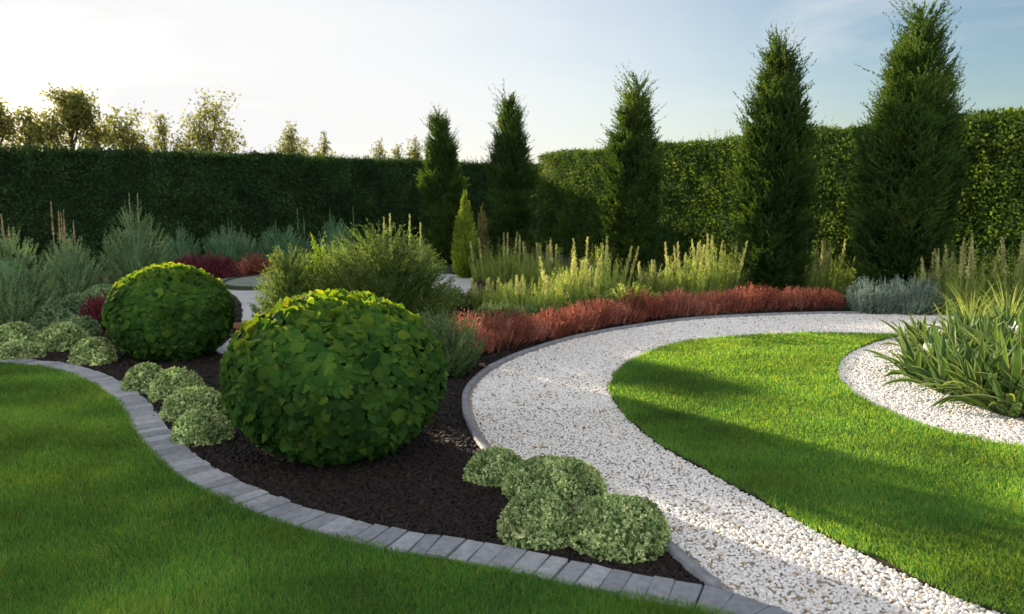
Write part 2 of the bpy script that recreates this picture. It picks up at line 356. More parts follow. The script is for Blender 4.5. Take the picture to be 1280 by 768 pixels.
# ------------------------------------------------------------------ gravel stones
bmi = bmesh.new(); bmesh.ops.create_icosphere(bmi, subdivisions=1, radius=1)
ICO = np.array([v.co[:] for v in bmi.verts]); ICF = [tuple(v.index for v in f.verts) for f in bmi.faces]; bmi.free()
def stones(name, P, z, size, label, seed):
    r = np.random.default_rng(seed); n = len(P); mb = MB()
    S = size*np.column_stack([r.uniform(.8, 1.35, n), r.uniform(.65, 1.05, n), r.uniform(.45, .8, n)])
    K = ICO[None]*(1+r.uniform(-.22, .22, (n, 12, 1)))*S[:, None, :]
    a = r.uniform(0, 2*pi, n); b = r.normal(0, .45, n)
    ca, sa, cb, sb = cos_(a), sin_(a), cos_(b), sin_(b)
    x, y, zz = K[..., 0], K[..., 1], K[..., 2]
    y2 = y*cb[:, None]-zz*sb[:, None]; z2 = y*sb[:, None]+zz*cb[:, None]
    V = np.stack([x*ca[:, None]-y2*sa[:, None], x*sa[:, None]+y2*ca[:, None], z2], -1)
    base = np.column_stack([P, z + r.uniform(.1, 1.1, n)*size*.8])
    V += base[:, None, :]
    cn = lump(base, 1.3, 5)
    rn = np.clip(r.beta(3.2, 1.6, n)*.75+.28 - .08*cn, 0, 1); br = r.uniform(0, 1, n) < .035+.06*(lump(base, 3.2, 2) > .45); rn[br] = r.uniform(0, .22, br.sum())
    mb.add(V, ICF, rn); o = mb.build(name, M['stone']); return tag(o, label, 'gravel', kind='stuff')
cos_, sin_ = np.cos, np.sin
P = scatter(gp, lambda D: np.clip(7600*(2.6/D)**.6, 2400, 7600))
ok = ~inside(P, LAWN_R) & ~inside(P, np.vstack([LAWN_L])) & ~inside(P, np.vstack([EDGE, BEDEDGE[::-1]]))
stray = inside(P, LAWN_R) & (dist_to(P, LR_A) < .09) & (rng.uniform(0, 1, len(P)) < .05)
ok &= dist_to(P, KERB) > .035
ok |= stray
P = P[ok]
near = P[:, 1] < 6.2
stones('gravel', P[near], .008, .0108, 'white crushed stone gravel on the near stretch of the curving path', 1)
stones('gravel', P[~near], .008, .014, 'white crushed stone gravel on the far bend of the path and under the strap leaved plants', 2)
# stray stones at the lawn edge are left to the scatter above

# ------------------------------------------------------------------ mulch chips
SLAB = catmull(GP([(262, 352), (300, 345), (360, 341), (450, 341), (540, 342), (583, 347), (590, 356), (580, 368), (535, 376), (440, 385), (345, 388), (325, 410), (318, 432), (296, 450), (270, 440), (292, 420), (302, 400), (296, 372)]), 5, True)
BED = np.vstack([BEDEDGE[(BEDEDGE[:, 0] > -8) & (BEDEDGE[:, 0] < .98)], KERB[:110], [[1.0, 12.5], [-8, 12.5]]])
P = scatter(BED, lambda D: np.clip(15000*(2.6/D)**1.5, 1200, 15000))
P = P[(dist_to(P, KERB) > .05) & ~inside(P, SLAB)]; n = len(P)
box = np.array([[x, y, z] for z in (-1, 1) for y in (-1, 1) for x in (-1, 1)], float)
bf = [(0, 1, 3, 2), (4, 6, 7, 5), (0, 4, 5, 1), (2, 3, 7, 6), (0, 2, 6, 4), (1, 5, 7, 3)]
far = np.clip(P[:, 1]/4.0, 1, 2)
S = np.column_stack([rng.uniform(.004, .017, n)*far, rng.uniform(.002, .005, n)*far, rng.uniform(.0015, .004, n)*far])
S[rng.uniform(0, 1, n) < .05] *= 2.3
K = box[None]*S[:, None, :]*(1+rng.uniform(-.25, .25, (n, 8, 1)))
a = rng.uniform(0, 6.28, n); b = rng.normal(0, .35, n)
x, y, z = K[..., 0], K[..., 1], K[..., 2]
x2 = x*cos_(b)[:, None]-z*sin_(b)[:, None]; z2 = x*sin_(b)[:, None]+z*cos_(b)[:, None]
V = np.stack([x2*cos_(a)[:, None]-y*sin_(a)[:, None], x2*sin_(a)[:, None]+y*cos_(a)[:, None], z2], -1)
P3 = np.column_stack([P, np.full(n, .006)]); P3[:, 2] += .008*np.clip(lump(P3, 9, 21)+.3, 0, 2)+rng.uniform(0, .006, n)
mb = MB(); mb.add(V+P3[:, None, :], bf, np.clip(rng.beta(2, 3, n), 0, 1))
tag(mb.build('mulch', M['chip']), 'dark bark mulch covering the planting bed between pavers and gravel path', 'mulch', kind='stuff')

# ------------------------------------------------------------------ paver edging: each stone a part
edging = empty('paver_edging', (EDGE[40][0], EDGE[40][1], 0), 'curved row of grey rectangular paving stones edging the front lawn', 'edging')
seg = np.linalg.norm(np.diff(EDGE, axis=0), axis=1); S_ = np.concatenate([[0], np.cumsum(seg)])
def at_s(line, s): return np.array([np.interp(s, S_, line[:, 0]), np.interp(s, S_, line[:, 1])])
s0 = S_[np.argmin(np.abs(EDGE[:, 0]+6.3))]; s1 = S_[np.argmin(np.abs(EDGE[:, 0]-2.1))]
mb = MB(); ss = np.arange(s0, s1, .06)
V = np.vstack([np.column_stack([[at_s(EDGE, s) for s in ss], np.full(len(ss), .012)]), np.column_stack([[at_s(BEDEDGE, s) for s in ss], np.full(len(ss), .012)])])
k = len(ss); mb.raw(V, [(i, i+1, k+i+1, k+i) for i in range(k-1)]); mb.build('joint_sand', M['joint'], edging, edging.location)
s = s0; cnt = 0
while s < s1 and cnt < 99:
    D = at_s(EDGE, s)[1]
    ln = (.105 if D < 5.2 else .118)*rng.uniform(.88, 1.14); g = rng.uniform(.004, .008)
    a, b = at_s(EDGE, s+g), at_s(EDGE, s+ln); c, d = at_s(BEDEDGE, s+ln), at_s(BEDEDGE, s+g)
    cen = (a+b+c+d)/4; ins = rng.uniform(-.006, .006)
    t = nrm((c-b)[None])[0]; q = np.array([a, b, c, d]) + rng.normal(0, .0030, (4, 2)) + t*ins
    bm = bmesh.new(); top = .034+rng.normal(0, .0022); tl = rng.normal(0, .0016, 4)
    vb = [bm.verts.new((*p, .001)) for p in q]; vt = [bm.verts.new((*p, top+tl[i])) for i, p in enumerate(q)]
    bm.faces.new(vt)
    for i in range(4): bm.faces.new((vb[i], vb[(i+1) % 4], vt[(i+1) % 4], vt[i]))
    bmesh.ops.recalc_face_normals(bm, faces=list(bm.faces))
    te = [e for e in bm.edges if e.verts[0] in vt and e.verts[1] in vt]
    ve = [e for e in bm.edges if (e.verts[0] in vt) != (e.verts[1] in vt)]
    bmesh.ops.bevel(bm, geom=te+ve, offset=.006, segments=2, affect='EDGES', profile=.6)
    for v in bm.verts: v.co += Vector((*rng.normal(0, .0011, 2), rng.normal(0, .0009))) - edging.location
    me = bpy.data.meshes.new('paving_stone'); bm.to_mesh(me); bm.free(); me.materials.append(M['paver'])
    at = me.attributes.new('rnd', 'FLOAT', 'POINT'); at.data.foreach_set('value', np.full(len(me.vertices), rng.uniform(.05, .95), np.float32))
    o = bpy.data.objects.new('paving_stone', me); col.objects.link(o); o.parent = edging
    s += ln; cnt += 1

# kerb round the gravel
mb = MB(); kw, kh = .050, .048
K0 = KERB[1:]; o1 = offset(K0, kw); n = len(K0)
prof = [(K0, 0), (K0, kh-.008), (offset(K0, .008), kh), (offset(K0, kw-.008), kh), (o1, kh-.008), (o1, 0)]
V = np.vstack([np.column_stack([p, np.full(n, h)]) for p, h in prof])
F = [(j*n+i, j*n+i+1, (j+1)*n+i+1, (j+1)*n+i) for j in range(5) for i in range(n-1)] + [tuple(j*n for j in range(6)), tuple(j*n+n-1 for j in range(5, -1, -1))]
mb.raw(V, F); tag(mb.build('kerb', M['kerb'], smooth=False), kind='structure', label='grey stone kerb along the planting side of the gravel path')

# ------------------------------------------------------------------ far paving
sheet('stone_path', SLAB, .012, M['slab'], skirt=.01)
c = G(338, 354); e = empty('stone_disc', c, 'low oval grey green disc with a dark rim lying on the pale paving', 'garden disc')
th = np.linspace(0, 2*pi, 48, endpoint=False)
mb = MB(); ring = [(1.0, .015), (1.0, .075), (.93, .08), (.92, .055)]
V = np.vstack([np.column_stack([c[0]+.85*k*cos_(th), c[1]+1.35*k*sin_(th), np.full(48, h)]) for k, h in ring])
mb.raw(V, [(j*48+i, j*48+(i+1) % 48, (j+1)*48+(i+1) % 48, (j+1)*48+i) for j in range(3) for i in range(48)]); mb.build('rim', M['discrim'], e, c)
mb = MB(); mb.raw(np.column_stack([c[0]+.79*cos_(th), c[1]+1.25*sin_(th), np.full(48, .06)]), [tuple(range(48))]); mb.build('disc_top', M['pond'], e, c)
# rusty board between the ball shrubs
a, b = G(286, 412), G(316, 411); mb = MB()
d = nrm((b-a)[None])[0]; pz = np.array([-d[1], d[0], 0])*.04
V = [p + q + np.array([0, 0, h]) for h in (0, .075) for p, q in ((a, -pz), (b, -pz), (b, pz), (a, pz))]
mb.raw(V, [(4, 5, 6, 7), (0, 1, 5, 4), (1, 2, 6, 5), (2, 3, 7, 6), (3, 0, 4, 7)])
tag(mb.build('edging_board', M['rust'], loc=(a+b)/2), 'short rusty brown edging board between the two clipped ball shrubs', 'edging board')
def rock(px, py, w, label):
    c = G(px, py); bm = bmesh.new(); bmesh.ops.create_icosphere(bm, subdivisions=3, radius=1)
    V = np.array([v.co[:] for v in bm.verts]); F = [tuple(v.index for v in f.verts) for f in bm.faces]; bm.free()
    V = V*(1+.16*lump(V, 2.2, int(px)))[:, None]*np.array([w, w*.8, w*.5]); V[:, 2] += w*.3
    mb = MB(); mb.raw(V+c, F); tag(mb.build('rock', M['rock'], loc=c, smooth=True), label, 'rock')
rock(566, 372, .16, 'rounded brown rock at the near edge of the pale paving')
rock(578, 374, .13, 'smaller reddish rock to the right of the rounded brown one by the paving')

# ------------------------------------------------------------------ clipped ball shrubs
def ball(px, py, rx, rz, nleaf, leaf, label, seed):
    r = np.random.default_rng(seed); c = G(px, py); C0 = np.array([c[0], c[1], rz*.96]); mb = MB()
    for shell, frac in ((1.0, .62), (.92, .3), (.80, .18)):
        n = int(nleaf*frac); N = rand_unit(n, r); N = N[N[:, 2] > -.93]; n = len(N)
        k = 1+.03*lump(N, 3, seed)+.018*lump(N, 10, seed+1)+r.normal(0, .012, n)
        k = np.minimum(k, 1.03)+.035*(r.uniform(0, 1, n) < .03); P = C0 + N*np.array([rx, rx, rz])*(shell*k)[:, None]
        P[:, 2] = np.maximum(P[:, 2], .03)
        down = np.array([0, 0, -1.0]) - N*(-N[:, 2:3]); down = nrm(down + .9*rand_unit(n, r)*.7)
        A = nrm(down + N*r.uniform(.0, .42, n)[:, None])
        Nn = nrm(N + .30*rand_unit(n, r) + np.array([0, 0, .25]))
        st = (N[:, 2] + .35*(N[:, 1]-N[:, 0])*.7 > .45) & (r.uniform(0, 1, n) < .40)      # sun-side crown leaves stood upright and toned lighter for a lit rim
        A[st] = nrm(np.array([0, 0, .9]) + .55*rand_unit(int(st.sum()), r) + .3*N[st]); Nn[st] = nrm(np.array([0, -1., .2]) + .7*rand_unit(int(st.sum()), r))
        sz = leaf*r.uniform(.42, 1.25, n)
        rn = np.clip(r.normal(.34, .17, n) + .34*np.clip(N[:, 2], 0, 1)*r.uniform(.2, 1, n), 0, 1)   # sunlit top put into the leaf tone, lighter towards the crown
        sz[st] *= .8; rn[st] = np.clip(rn[st]+.2, 0, 1)
        leaves(mb, P-A*(sz*.45)[:, None], A, Nn, sz, sz*r.uniform(.85, 1.1, n), T_BROAD, rn)
    # woody inner mass
    u, v = np.meshgrid(np.linspace(0, 2*pi, 24, endpoint=False), np.linspace(.05, pi-.05, 14)); u, v = u.ravel(), v.ravel()
    S = np.column_stack([cos_(u)*sin_(v), sin_(u)*sin_(v), cos_(v)])*.76*np.array([rx, rx, rz]) + C0
    mb.raw(S, [(j*24+i, j*24+(i+1) % 24, (j+1)*24+(i+1) % 24, (j+1)*24+i) for j in range(13) for i in range(24)], .05)
    tag(mb.build('ball_shrub', M['ball'], loc=c), label, 'shrub', 'clipped ball shrubs in the mulch bed')
ball(424, 564, .70, .535, 8800, .083, 'large clipped ball shrub with broad green leaves nearest the gravel path', 11)
ball(217, 447, .625, .49, 7200, .088, 'clipped ball shrub standing further back beside the pale paving', 12)

# ------------------------------------------------------------------ small mounded plants
def mound_mesh(mb, C, rx, ry, h, seed, nl=.016, cl=1.0):
    r = np.random.default_rng(seed)
    n = int(cl*2300*(rx*ry/.045)**.8)
    for shell, fr in ((1, 1.0), (.86, .45)):
        k = int(n*fr); N = rand_unit(k, r); N = N[N[:, 2] > -.25]; k = len(N)
        f = 1+.045*lump(N, 3, seed)+.026*lump(N, 12, seed+3)+r.normal(0, .010, k)
        P = C + N*np.array([rx, ry, h])*(f*shell)[:, None]*np.where(N[:, 2:3] < 0, [[.96, .96, .3]], [[1, 1, 1]]); P[:, 2] = np.maximum(P[:, 2], .008)
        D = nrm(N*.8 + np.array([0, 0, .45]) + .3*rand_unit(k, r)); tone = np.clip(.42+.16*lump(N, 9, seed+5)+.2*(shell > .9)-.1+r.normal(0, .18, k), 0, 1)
        # rosette of leaves at each shoot tip
        m = 9
        A = nrm(np.repeat(D, m, 0)*.55 + rand_unit(k*m, r)*.85)
        sz = nl*r.uniform(.65, 1.3, k*m)
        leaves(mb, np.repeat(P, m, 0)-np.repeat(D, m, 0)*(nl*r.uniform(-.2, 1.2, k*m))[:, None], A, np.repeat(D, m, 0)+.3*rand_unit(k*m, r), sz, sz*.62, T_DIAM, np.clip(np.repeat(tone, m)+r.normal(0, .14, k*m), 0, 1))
    u, v = np.meshgrid(np.linspace(0, 2*pi, 20, endpoint=False), np.linspace(.03, pi/2+.3, 8)); u, v = u.ravel(), v.ravel()
    S = np.column_stack([cos_(u)*sin_(v)*rx, sin_(u)*sin_(v)*ry, cos_(v)*h])*.80 + C; S[:, 2] = np.maximum(S[:, 2], .004)
    mb.raw(S, [(j*20+i, j*20+(i+1) % 20, (j+1)*20+(i+1) % 20, (j+1)*20+i) for j in range(7) for i in range(20)], .1)
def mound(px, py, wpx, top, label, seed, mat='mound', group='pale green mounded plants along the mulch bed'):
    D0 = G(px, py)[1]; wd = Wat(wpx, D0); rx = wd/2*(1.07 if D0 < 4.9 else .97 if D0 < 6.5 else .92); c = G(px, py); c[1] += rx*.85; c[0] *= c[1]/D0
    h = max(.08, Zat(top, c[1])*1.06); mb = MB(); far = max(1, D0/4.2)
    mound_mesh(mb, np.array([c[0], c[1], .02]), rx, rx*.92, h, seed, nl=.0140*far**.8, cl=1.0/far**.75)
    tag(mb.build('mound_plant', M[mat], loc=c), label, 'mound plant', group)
for i, a in enumerate([
    (620, 611, 76, 568, 'smallest pale green mound plant against the kerb, above the trio'),
    (692, 640, 130, 582, 'largest pale green mound plant, at the back of the front trio by the kerb'),
    (672, 692, 100, 626, 'pale green mound plant at the front left of the trio beside the pavers'),
    (772, 706, 128, 629, 'pale green mound plant nearest the point where kerb meets pavers'),
    (182, 494, 62, 460, 'green mound plant at the back of the row of four left of the large ball'),
    (223, 507, 72, 467, 'second green mound plant from the back in the row of four by the pavers'),
    (243, 532, 84, 490, 'loose green mound plant third from the back in the row left of the large ball'),
    (254, 562, 80, 517, 'pale creamy mound plant at the front of the row left of the large ball'),
    (118, 460, 60, 428, 'single green mound plant just left of the further ball shrub'),
    (80, 442, 66, 408, 'round green mound plant behind the paver curve at far left, with another on each side'),
    (26, 454, 60, 430, 'low flat green mound plant closest to the paver edging at the left edge'),
    (20, 438, 62, 407, 'green mound plant behind the low flat one at the left edge')]):
    mound(*a, seed=30+i)
for i, a in enumerate([
    (100, 424, 56, 400, 'dull green mound tucked behind the round mound and below the purple shrub'),
    (68, 414, 60, 388, 'dull green mound in the middle of the patch under the silvery shrubs'),
    (40, 402, 60, 376, 'dull green mound at the foot of the leftmost silvery shrub'),
    (98, 398, 60, 372, 'dull green mound below the second silvery shrub'),
    (132, 384, 60, 360, 'dull green mound between the tall silvery shrub and the purple shrub')]):
    mound(*a, seed=60+i, mat='moundlow', group='dull green mounds under the silvery shrubs')

# ------------------------------------------------------------------ feathery shrubs
def envelope(n, prof, rx, ry, h, r, lum=.1, seed=0, fq=2.5):
    """points on a surface of revolution with radius profile prof over height 0..1"""
    z = np.linspace(0, 1, 200); f = np.interp(z, *zip(*prof)); cdf = np.cumsum(f+.02); cdf /= cdf[-1]
    t = np.interp(r.uniform(0, 1, n), cdf, z); rad = np.interp(t, *zip(*prof)); a = r.uniform(0, 2*pi, n)
    N = np.column_stack([cos_(a), sin_(a), np.zeros(n)])
    k = 1+lum*lump(np.column_stack([N[:, :2]*1.5, t*3*(1 if fq < 3 else 1.7)]), fq, seed)
    P = np.column_stack([N[:, 0]*rx*rad*k, N[:, 1]*ry*rad*k, t*h]); return P, N, t
PR_UP = [(0, .75), (.2, .97), (.4, 1.0), (.6, .82), (.8, .5), (.93, .22), (1, .06)]
PR_ROUND = [(0, .8), (.2, .97), (.45, 1.0), (.7, .86), (.85, .62), (.95, .36), (1, .12)]
PR_FLAT = [(0, .85), (.3, 1.0), (.7, .95), (.9, .75), (1, .4)]
def core(mb, c, prof, rx, ry, h, k=.6, seed=0):
    zs = np.linspace(0, .72, 10); th = np.linspace(0, 2*pi, 16, endpoint=False); V = []
    for z in zs:
        f = np.interp(z, *zip(*prof))*k
        V += [[c[0]+rx*f*cos(a), c[1]+ry*f*sin(a), max(.01, z*h*.95)] for a in th]
    mb.raw(V, [(j*16+i, j*16+(i+1) % 16, (j+1)*16+(i+1) % 16, (j+1)*16+i) for j in range(9) for i in range(16)] + [tuple(range(144, 160))], .05)
def feather_shrub(name, cat, mat, px, py, wpx, top, label, seed, prof=PR_UP, n=260, m=26, plen=.30, up=1.1, nl=.045, nw=.009, spread=.45, group=None, bend=.08, depth=1.0, spikes=(), spikemat='tan', coreK=.55, D=None):
    r = np.random.default_rng(seed); c = G(px, py) if D is None else np.array([(px-640)/FPX*D, D, 0.])
    D0 = c[1]; rx = Wat(wpx, D0)/2; h = Zat(top, D0); ry = rx*depth; mb = MB()
    for sc_, k in ((1.0, n), (.72, n//2)):
        P, N, t = envelope(k, prof, rx*sc_, ry*sc_, h*(.99 if sc_ == 1 else .85), r, .12, seed)
        d = nrm(N*(1-.5*t)[:, None] + np.array([0, 0, 1.0])*(up*(.7+.7*t))[:, None] + .22*rand_unit(k, r))
        L = plen*r.uniform(.6, 1.35, k)
        B = P - d*L[:, None]*.85; B[:, 2] = np.maximum(B[:, 2], .01)
        tone = np.clip(.45 + .28*lump(P/max(rx, .2), 3.0, seed+1)+r.normal(0, .18, k), 0, 1)
        plumes(mb, B+c, d, L, bend, int(m*1.25), nl*1.15, nw*(1.2+D0/14), spread, rnd=tone, r=r)
    if coreK: core(mb, c, prof, rx, ry, h, coreK*.85)
    if not spikes:
        return tag(mb.build(name, M[mat], loc=c), label, cat, group)
    e = empty(name, c, label, cat, group); mb.build('foliage', M[mat], e, c)
    for sx, sy in spikes:                    # flower stalks: where they stand across the plant and how high they reach
        q = c + np.array([Wat(sx-px, D0), r.uniform(-.3, .3)*ry, 0]); ht = Zat(sy, D0); lo = h*.45
        sm = MB(); dl = r.normal(0, .012, 2)
        k = 46; t = np.linspace(0, 1, k)
        ax = np.column_stack([q[0]+dl[0]*t, q[1]+dl[1]*t, lo+(ht-lo)*t])
        sm.tube(ax[::9], np.linspace(.007, .003, len(ax[::9])), 5, .2)
        kk = 150; tt = r.uniform(.5, 1, kk); PP = np.column_stack([np.interp(tt, t, ax[:, i]) for i in range(3)])
        A = nrm(rand_unit(kk, r)*np.array([1, 1, .4])+np.array([0, 0, .9]))
        leaves(sm, PP, A, rand_unit(kk, r), .045*(1.25-tt), .014, T_DIAM, r.uniform(0, 1, kk))
        sm.build('flower_spike', M[spikemat], e, c)
    return e
g1 = 'silvery upright shrubs in front of the left hedge'
feather_shrub('silver_shrub', 'shrub', 'silver', 18, 408, 112, 284, 'broad silvery green shrub cut by the left edge, one tall tan stalk', 101, group=g1, n=420, spikes=[(2, 254), (14, 268), (22, 284)])
feather_shrub('silver_shrub', 'shrub', 'silver', 92, 374, 72, 290, 'silvery green shrub with several tall tan flower stalks', 102, group=g1, n=300, spikes=[(72, 252), (78, 264), (83, 266), (89, 262), (96, 276)])
feather_shrub('silver_shrub', 'shrub', 'silver', 173, 362, 82, 252, 'tall pale cone shaped silvery shrub behind the further ball shrub', 103, group=g1, n=340, spikes=[(170, 242), (183, 242)], plen=.34, spikemat='spike')
g2 = 'blue green shrubs along the foot of the left hedge'
feather_shrub('bluegreen_shrub', 'shrub', 'bluegreen', 228, 336, 46, 284, 'small grey green shrub at the hedge foot right of the tall silvery cone', 104, group=g2, n=220, spikes=[(226, 276), (232, 278)], spikemat='bluegreen', D=17.6)
feather_shrub('bluegreen_shrub', 'shrub', 'bluegreen', 287, 338, 66, 284, 'rounded blue green shrub directly behind the purple red low bush', 105, group=g2, n=300, prof=PR_ROUND, spikes=[(285, 272), (292, 276), (305, 282)], spikemat='bluegreen', D=17.6)
feather_shrub('bluegreen_shrub', 'shrub', 'bluegreen', 356, 330, 70, 284, 'wide blue green shrub at the hedge foot left of the big juniper', 106, group=g2, n=300, prof=PR_ROUND, spikes=[(346, 274), (371, 262), (380, 272)], spikemat='bluegreen', D=17.8)
feather_shrub('bluegreen_shrub', 'shrub', 'bluegreen', 420, 322, 54, 270, 'blue green shrub rising behind the bright tip of the juniper', 107, group=g2, n=260, spikes=[(412, 260), (443, 258)], spikemat='bluegreen', D=18.2)
feather_shrub('bluegreen_shrub', 'shrub', 'bluegreen', 530, 326, 74, 302, 'low grassy blue green clump at the foot of the leftmost conifer', 108, group=g2, n=240, prof=PR_ROUND)
g3 = 'purple and red low bushes left of the paving'
feather_shrub('purple_bush', 'bush', 'purple', 126, 416, 44, 370, 'dark purple bush touching the left side of the further ball shrub', 110, prof=PR_ROUND, n=200, m=18, plen=.22, nl=.05, nw=.014, up=.8, group=g3)
feather_shrub('purple_bush', 'bush', 'purple', 255, 348, 74, 316, 'low wide crimson purple bush behind the further ball shrub', 111, prof=PR_ROUND, n=260, m=18, plen=.24, nl=.055, nw=.016, up=.7, group=g3, D=16.4)
feather_shrub('purple_bush', 'bush', 'purple', 137, 358, 24, 342, 'tiny crimson bush at the foot of the tall silvery cone', 112, prof=PR_ROUND, n=90, m=16, plen=.16, nl=.05, nw=.014, up=.7, group=g3)
feather_shrub('red_bush', 'bush', 'red', 316, 345, 48, 320, 'low brick red bush beside the pale paving and oval disc', 113, prof=PR_ROUND, n=200, m=18, plen=.24, nl=.055, nw=.016, up=.7, group=g3, D=16.8)
# big juniper and its neighbours
feather_shrub('juniper', 'shrub', 'juniper', 474, 436, 176, 284, 'big spreading olive green juniper between the two patches of paving', 120, D=8.0, prof=PR_ROUND, n=1150, m=34, plen=.36, up=.42, nl=.052, nw=.009, spread=.5, depth=.85, spikes=[(478, 272), (492, 267), (512, 268), (528, 278)], spikemat='spike', bend=.12)
feather_shrub('juniper', 'shrub', 'juniper', 362, 424, 84, 312, 'feathery light green juniper leaning left of the big one', 121, D=7.9, prof=PR_ROUND, n=520, m=34, plen=.34, up=.5, nl=.055, nw=.009, spread=.5)
feather_shrub('juniper', 'shrub', 'lime', 398, 420, 50, 288, 'bright lime green juniper shoot above the feathery light green one', 122, D=7.95, prof=PR_UP, n=220, m=30, plen=.36, up=.9, nl=.05, nw=.011, spread=.6)
feather_shrub('dark_shrub', 'shrub', 'dkjuniper', 552, 470, 92, 392, 'dark grey green soft shrub at the right shoulder of the large ball', 123, prof=PR_ROUND, n=420, m=28, plen=.32, up=.8, nl=.05, nw=.009)
feather_shrub('pink_grass', 'grass clump', 'pink', 582, 446, 44, 398, 'clump of pinkish plume grass at the left end of the red hedge', 124, prof=PR_UP, n=110, m=30, plen=.36, up=2.2, nl=.04, nw=.008, spread=.28, coreK=0)
# small cypress
feather_shrub('young_cypress', 'cypress', 'lime', 582, 348, 30, 240, 'slim bright green young cypress at the end of the paving', 126, n=420, m=18, plen=.28, up=1.5, nl=.06, nw=.02, spread=.5, prof=[(0, .9), (.3, 1), (.6, .7), (.85, .35), (1, .04)])
feather_shrub('brown_spire', 'cypress', 'olive', 603, 340, 16, 254, 'thin olive brown spire plant right of the young bright cypress', 127, n=160, m=18, plen=.24, up=1.8, nl=.05, nw=.016, spread=.4, prof=[(0, .9), (.4, 1), (.7, .7), (1, .05)])

# clumps of tall spiked perennials
def spire_clump(px, py, wpx, top, label, seed, mat='yellowgreen', nst=46, group='tall yellow green spiked perennials behind the red hedge', name='spiked_perennial', cat='perennial', spk='spike', nsp=7):
    r = np.random.default_rng(seed); c = G(px, py); D0 = c[1]; rx = Wat(wpx, D0)/2*1.3; h = Zat(top, D0)
    nst = int(nst*1.35)
    e = empty(name, c, label, cat, group); mb = MB(); sp = MB()
    a = r.uniform(0, 6.28, nst); q = np.sqrt(r.uniform(0, 1, nst))
    B = np.column_stack([cos_(a)*q*rx*.85, sin_(a)*q*rx*.6, np.zeros(nst)]) + c
    d = nrm(np.column_stack([cos_(a)*q*.16, sin_(a)*q*.16, np.ones(nst)]) + r.normal(0, .055, (nst, 3)))
    L = h*(1-.35*q*q)*r.uniform(.62, .92, nst)
    plumes(mb, B, d, L, 0, 62, .085, .010, .33, rnd=r.uniform(.1, .9, nst), t0=.0, jit=.014, taper=.45, r=r)
    plumes(mb, B, nrm(d+.3*rand_unit(nst, r)), L*.62, 0, 46, .09, .011, .4, rnd=r.uniform(0, .7, nst), t0=.0, jit=.03, taper=.3, r=r)
    mb.build('foliage', M[mat], e, c)
    for i in range(nsp):
        k = r.integers(0, nst); ht = h*r.uniform(.82, 1.0); kk = 190
        s1 = MB(); t = r.uniform(.55, 1, kk); P = B[k] + d[k]*(ht*t)[:, None] + r.normal(0, .008, (kk, 3))*(1.35-t)[:, None]*1.6
        A = nrm(rand_unit(kk, r)*np.array([1, 1, .3])+np.array([0, 0, 1.0])); sz = 1.5-t
        leaves(s1, P, A, rand_unit(kk, r), .05*sz, .016*sz, T_DIAM, r.uniform(0, 1, kk))
        s1.tube([B[k]+d[k]*ht*.3, B[k]+d[k]*ht*.98], [.005, .002], 5, .3)
        s1.build('flower_spike', M[spk], e, c)
    return e
for i, a in enumerate([
    (632, 352, 72, 290, 'leftmost broad pale green clump at the foot of the second conifer'),
    (682, 362, 54, 296, 'pale green clump with tall cream spikes left of the third conifer'),
    (748, 384, 62, 296, 'tall dense yellow green clump right in front of the third conifer'),
    (716, 392, 56, 318, 'yellow green clump leaning in front of the dense one, above the red hedge'),
    (668, 398, 76, 338, 'low wide feathery clump in the middle behind the red hedge'),
    (618, 388, 56, 346, 'low pale feathery clump beside the brown rocks'),
    (818, 376, 40, 322, 'short spiked clump just right of the third conifer'),
    (858, 376, 50, 302, 'spiked clump with two tall points midway between third and fourth conifers'),
    (895, 374, 48, 288, 'tallest spiked clump left of the fourth conifer'),
    (926, 372, 36, 300, 'narrow spiked clump overlapping the foot of the fourth conifer')]):
    spire_clump(*a, seed=140+i, nst=int(26+a[2]*.6))
for i, a in enumerate([
    (1000, 374, 46, 306, 'short olive clump to the right of the fourth conifer'),
    (1042, 372, 44, 298, 'bright clump at the left foot of the tallest conifer')]):
    spire_clump(*a, seed=160+i, nst=40, group='spiked clumps between the two tallest conifers')
for i, a in enumerate([
    (1168, 392, 34, 308, 'narrow spiked clump just right of the grey lavender'),
    (1203, 396, 44, 296, 'broader spiked clump second from the lavender, with brown tips'),
    (1250, 398, 60, 288, 'tall arching yellow clump behind the strap leaves near the right edge'),
    (1292, 404, 60, 286, 'tall spiked clump cut by the right edge of the photo')]):
    spire_clump(*a, seed=170+i, nst=44, group='spiked clumps behind the strap leaved plants')
# low green fillers
g4 = 'low green fillers behind the red hedge'
for i, a in enumerate([
    (622, 412, 60, 380, 'small rounded leafy green bush behind the left end of the red hedge', PR_ROUND),
    (670, 408, 60, 384, 'dark low green bush behind the red hedge under the feathery clump', PR_ROUND),
    (790, 396, 64, 356, 'pale low bush with light flower heads left of the short spiked clump', PR_ROUND),
    (560, 388, 60, 362, 'dark low bush between big juniper and brown rocks', PR_ROUND),
    (640, 392, 64, 362, 'pale feathery low bush behind the left third of the red hedge', PR_ROUND),
    (742, 402, 66, 366, 'pale green low bush behind the middle of the red hedge', PR_ROUND)]):
    feather_shrub('green_bush', 'bush', ['dkjuniper', 'dkjuniper', 'yellowgreen', 'dkjuniper', 'yellowgreen', 'juniper'][i], *a[:5], seed=180+i, prof=a[5], n=200, m=18, plen=.2, nl=.05, nw=.02, up=.7, group=g4)
feather_shrub('lavender', 'lavender', 'lavender', 1092, 392, 60, 352, 'grey blue lavender clump touching the right end of the red hedge', 190, prof=PR_FLAT, n=320, m=24, plen=.28, up=1.6, nl=.045, nw=.009, group='grey blue lavender along the far kerb')
feather_shrub('lavender', 'lavender', 'lavender', 1138, 393, 64, 348, 'grey blue lavender clump between its twin and the spiked plants at right', 191, prof=PR_FLAT, n=320, m=24, plen=.28, up=1.6, nl=.045, nw=.009, group='grey blue lavender along the far kerb')

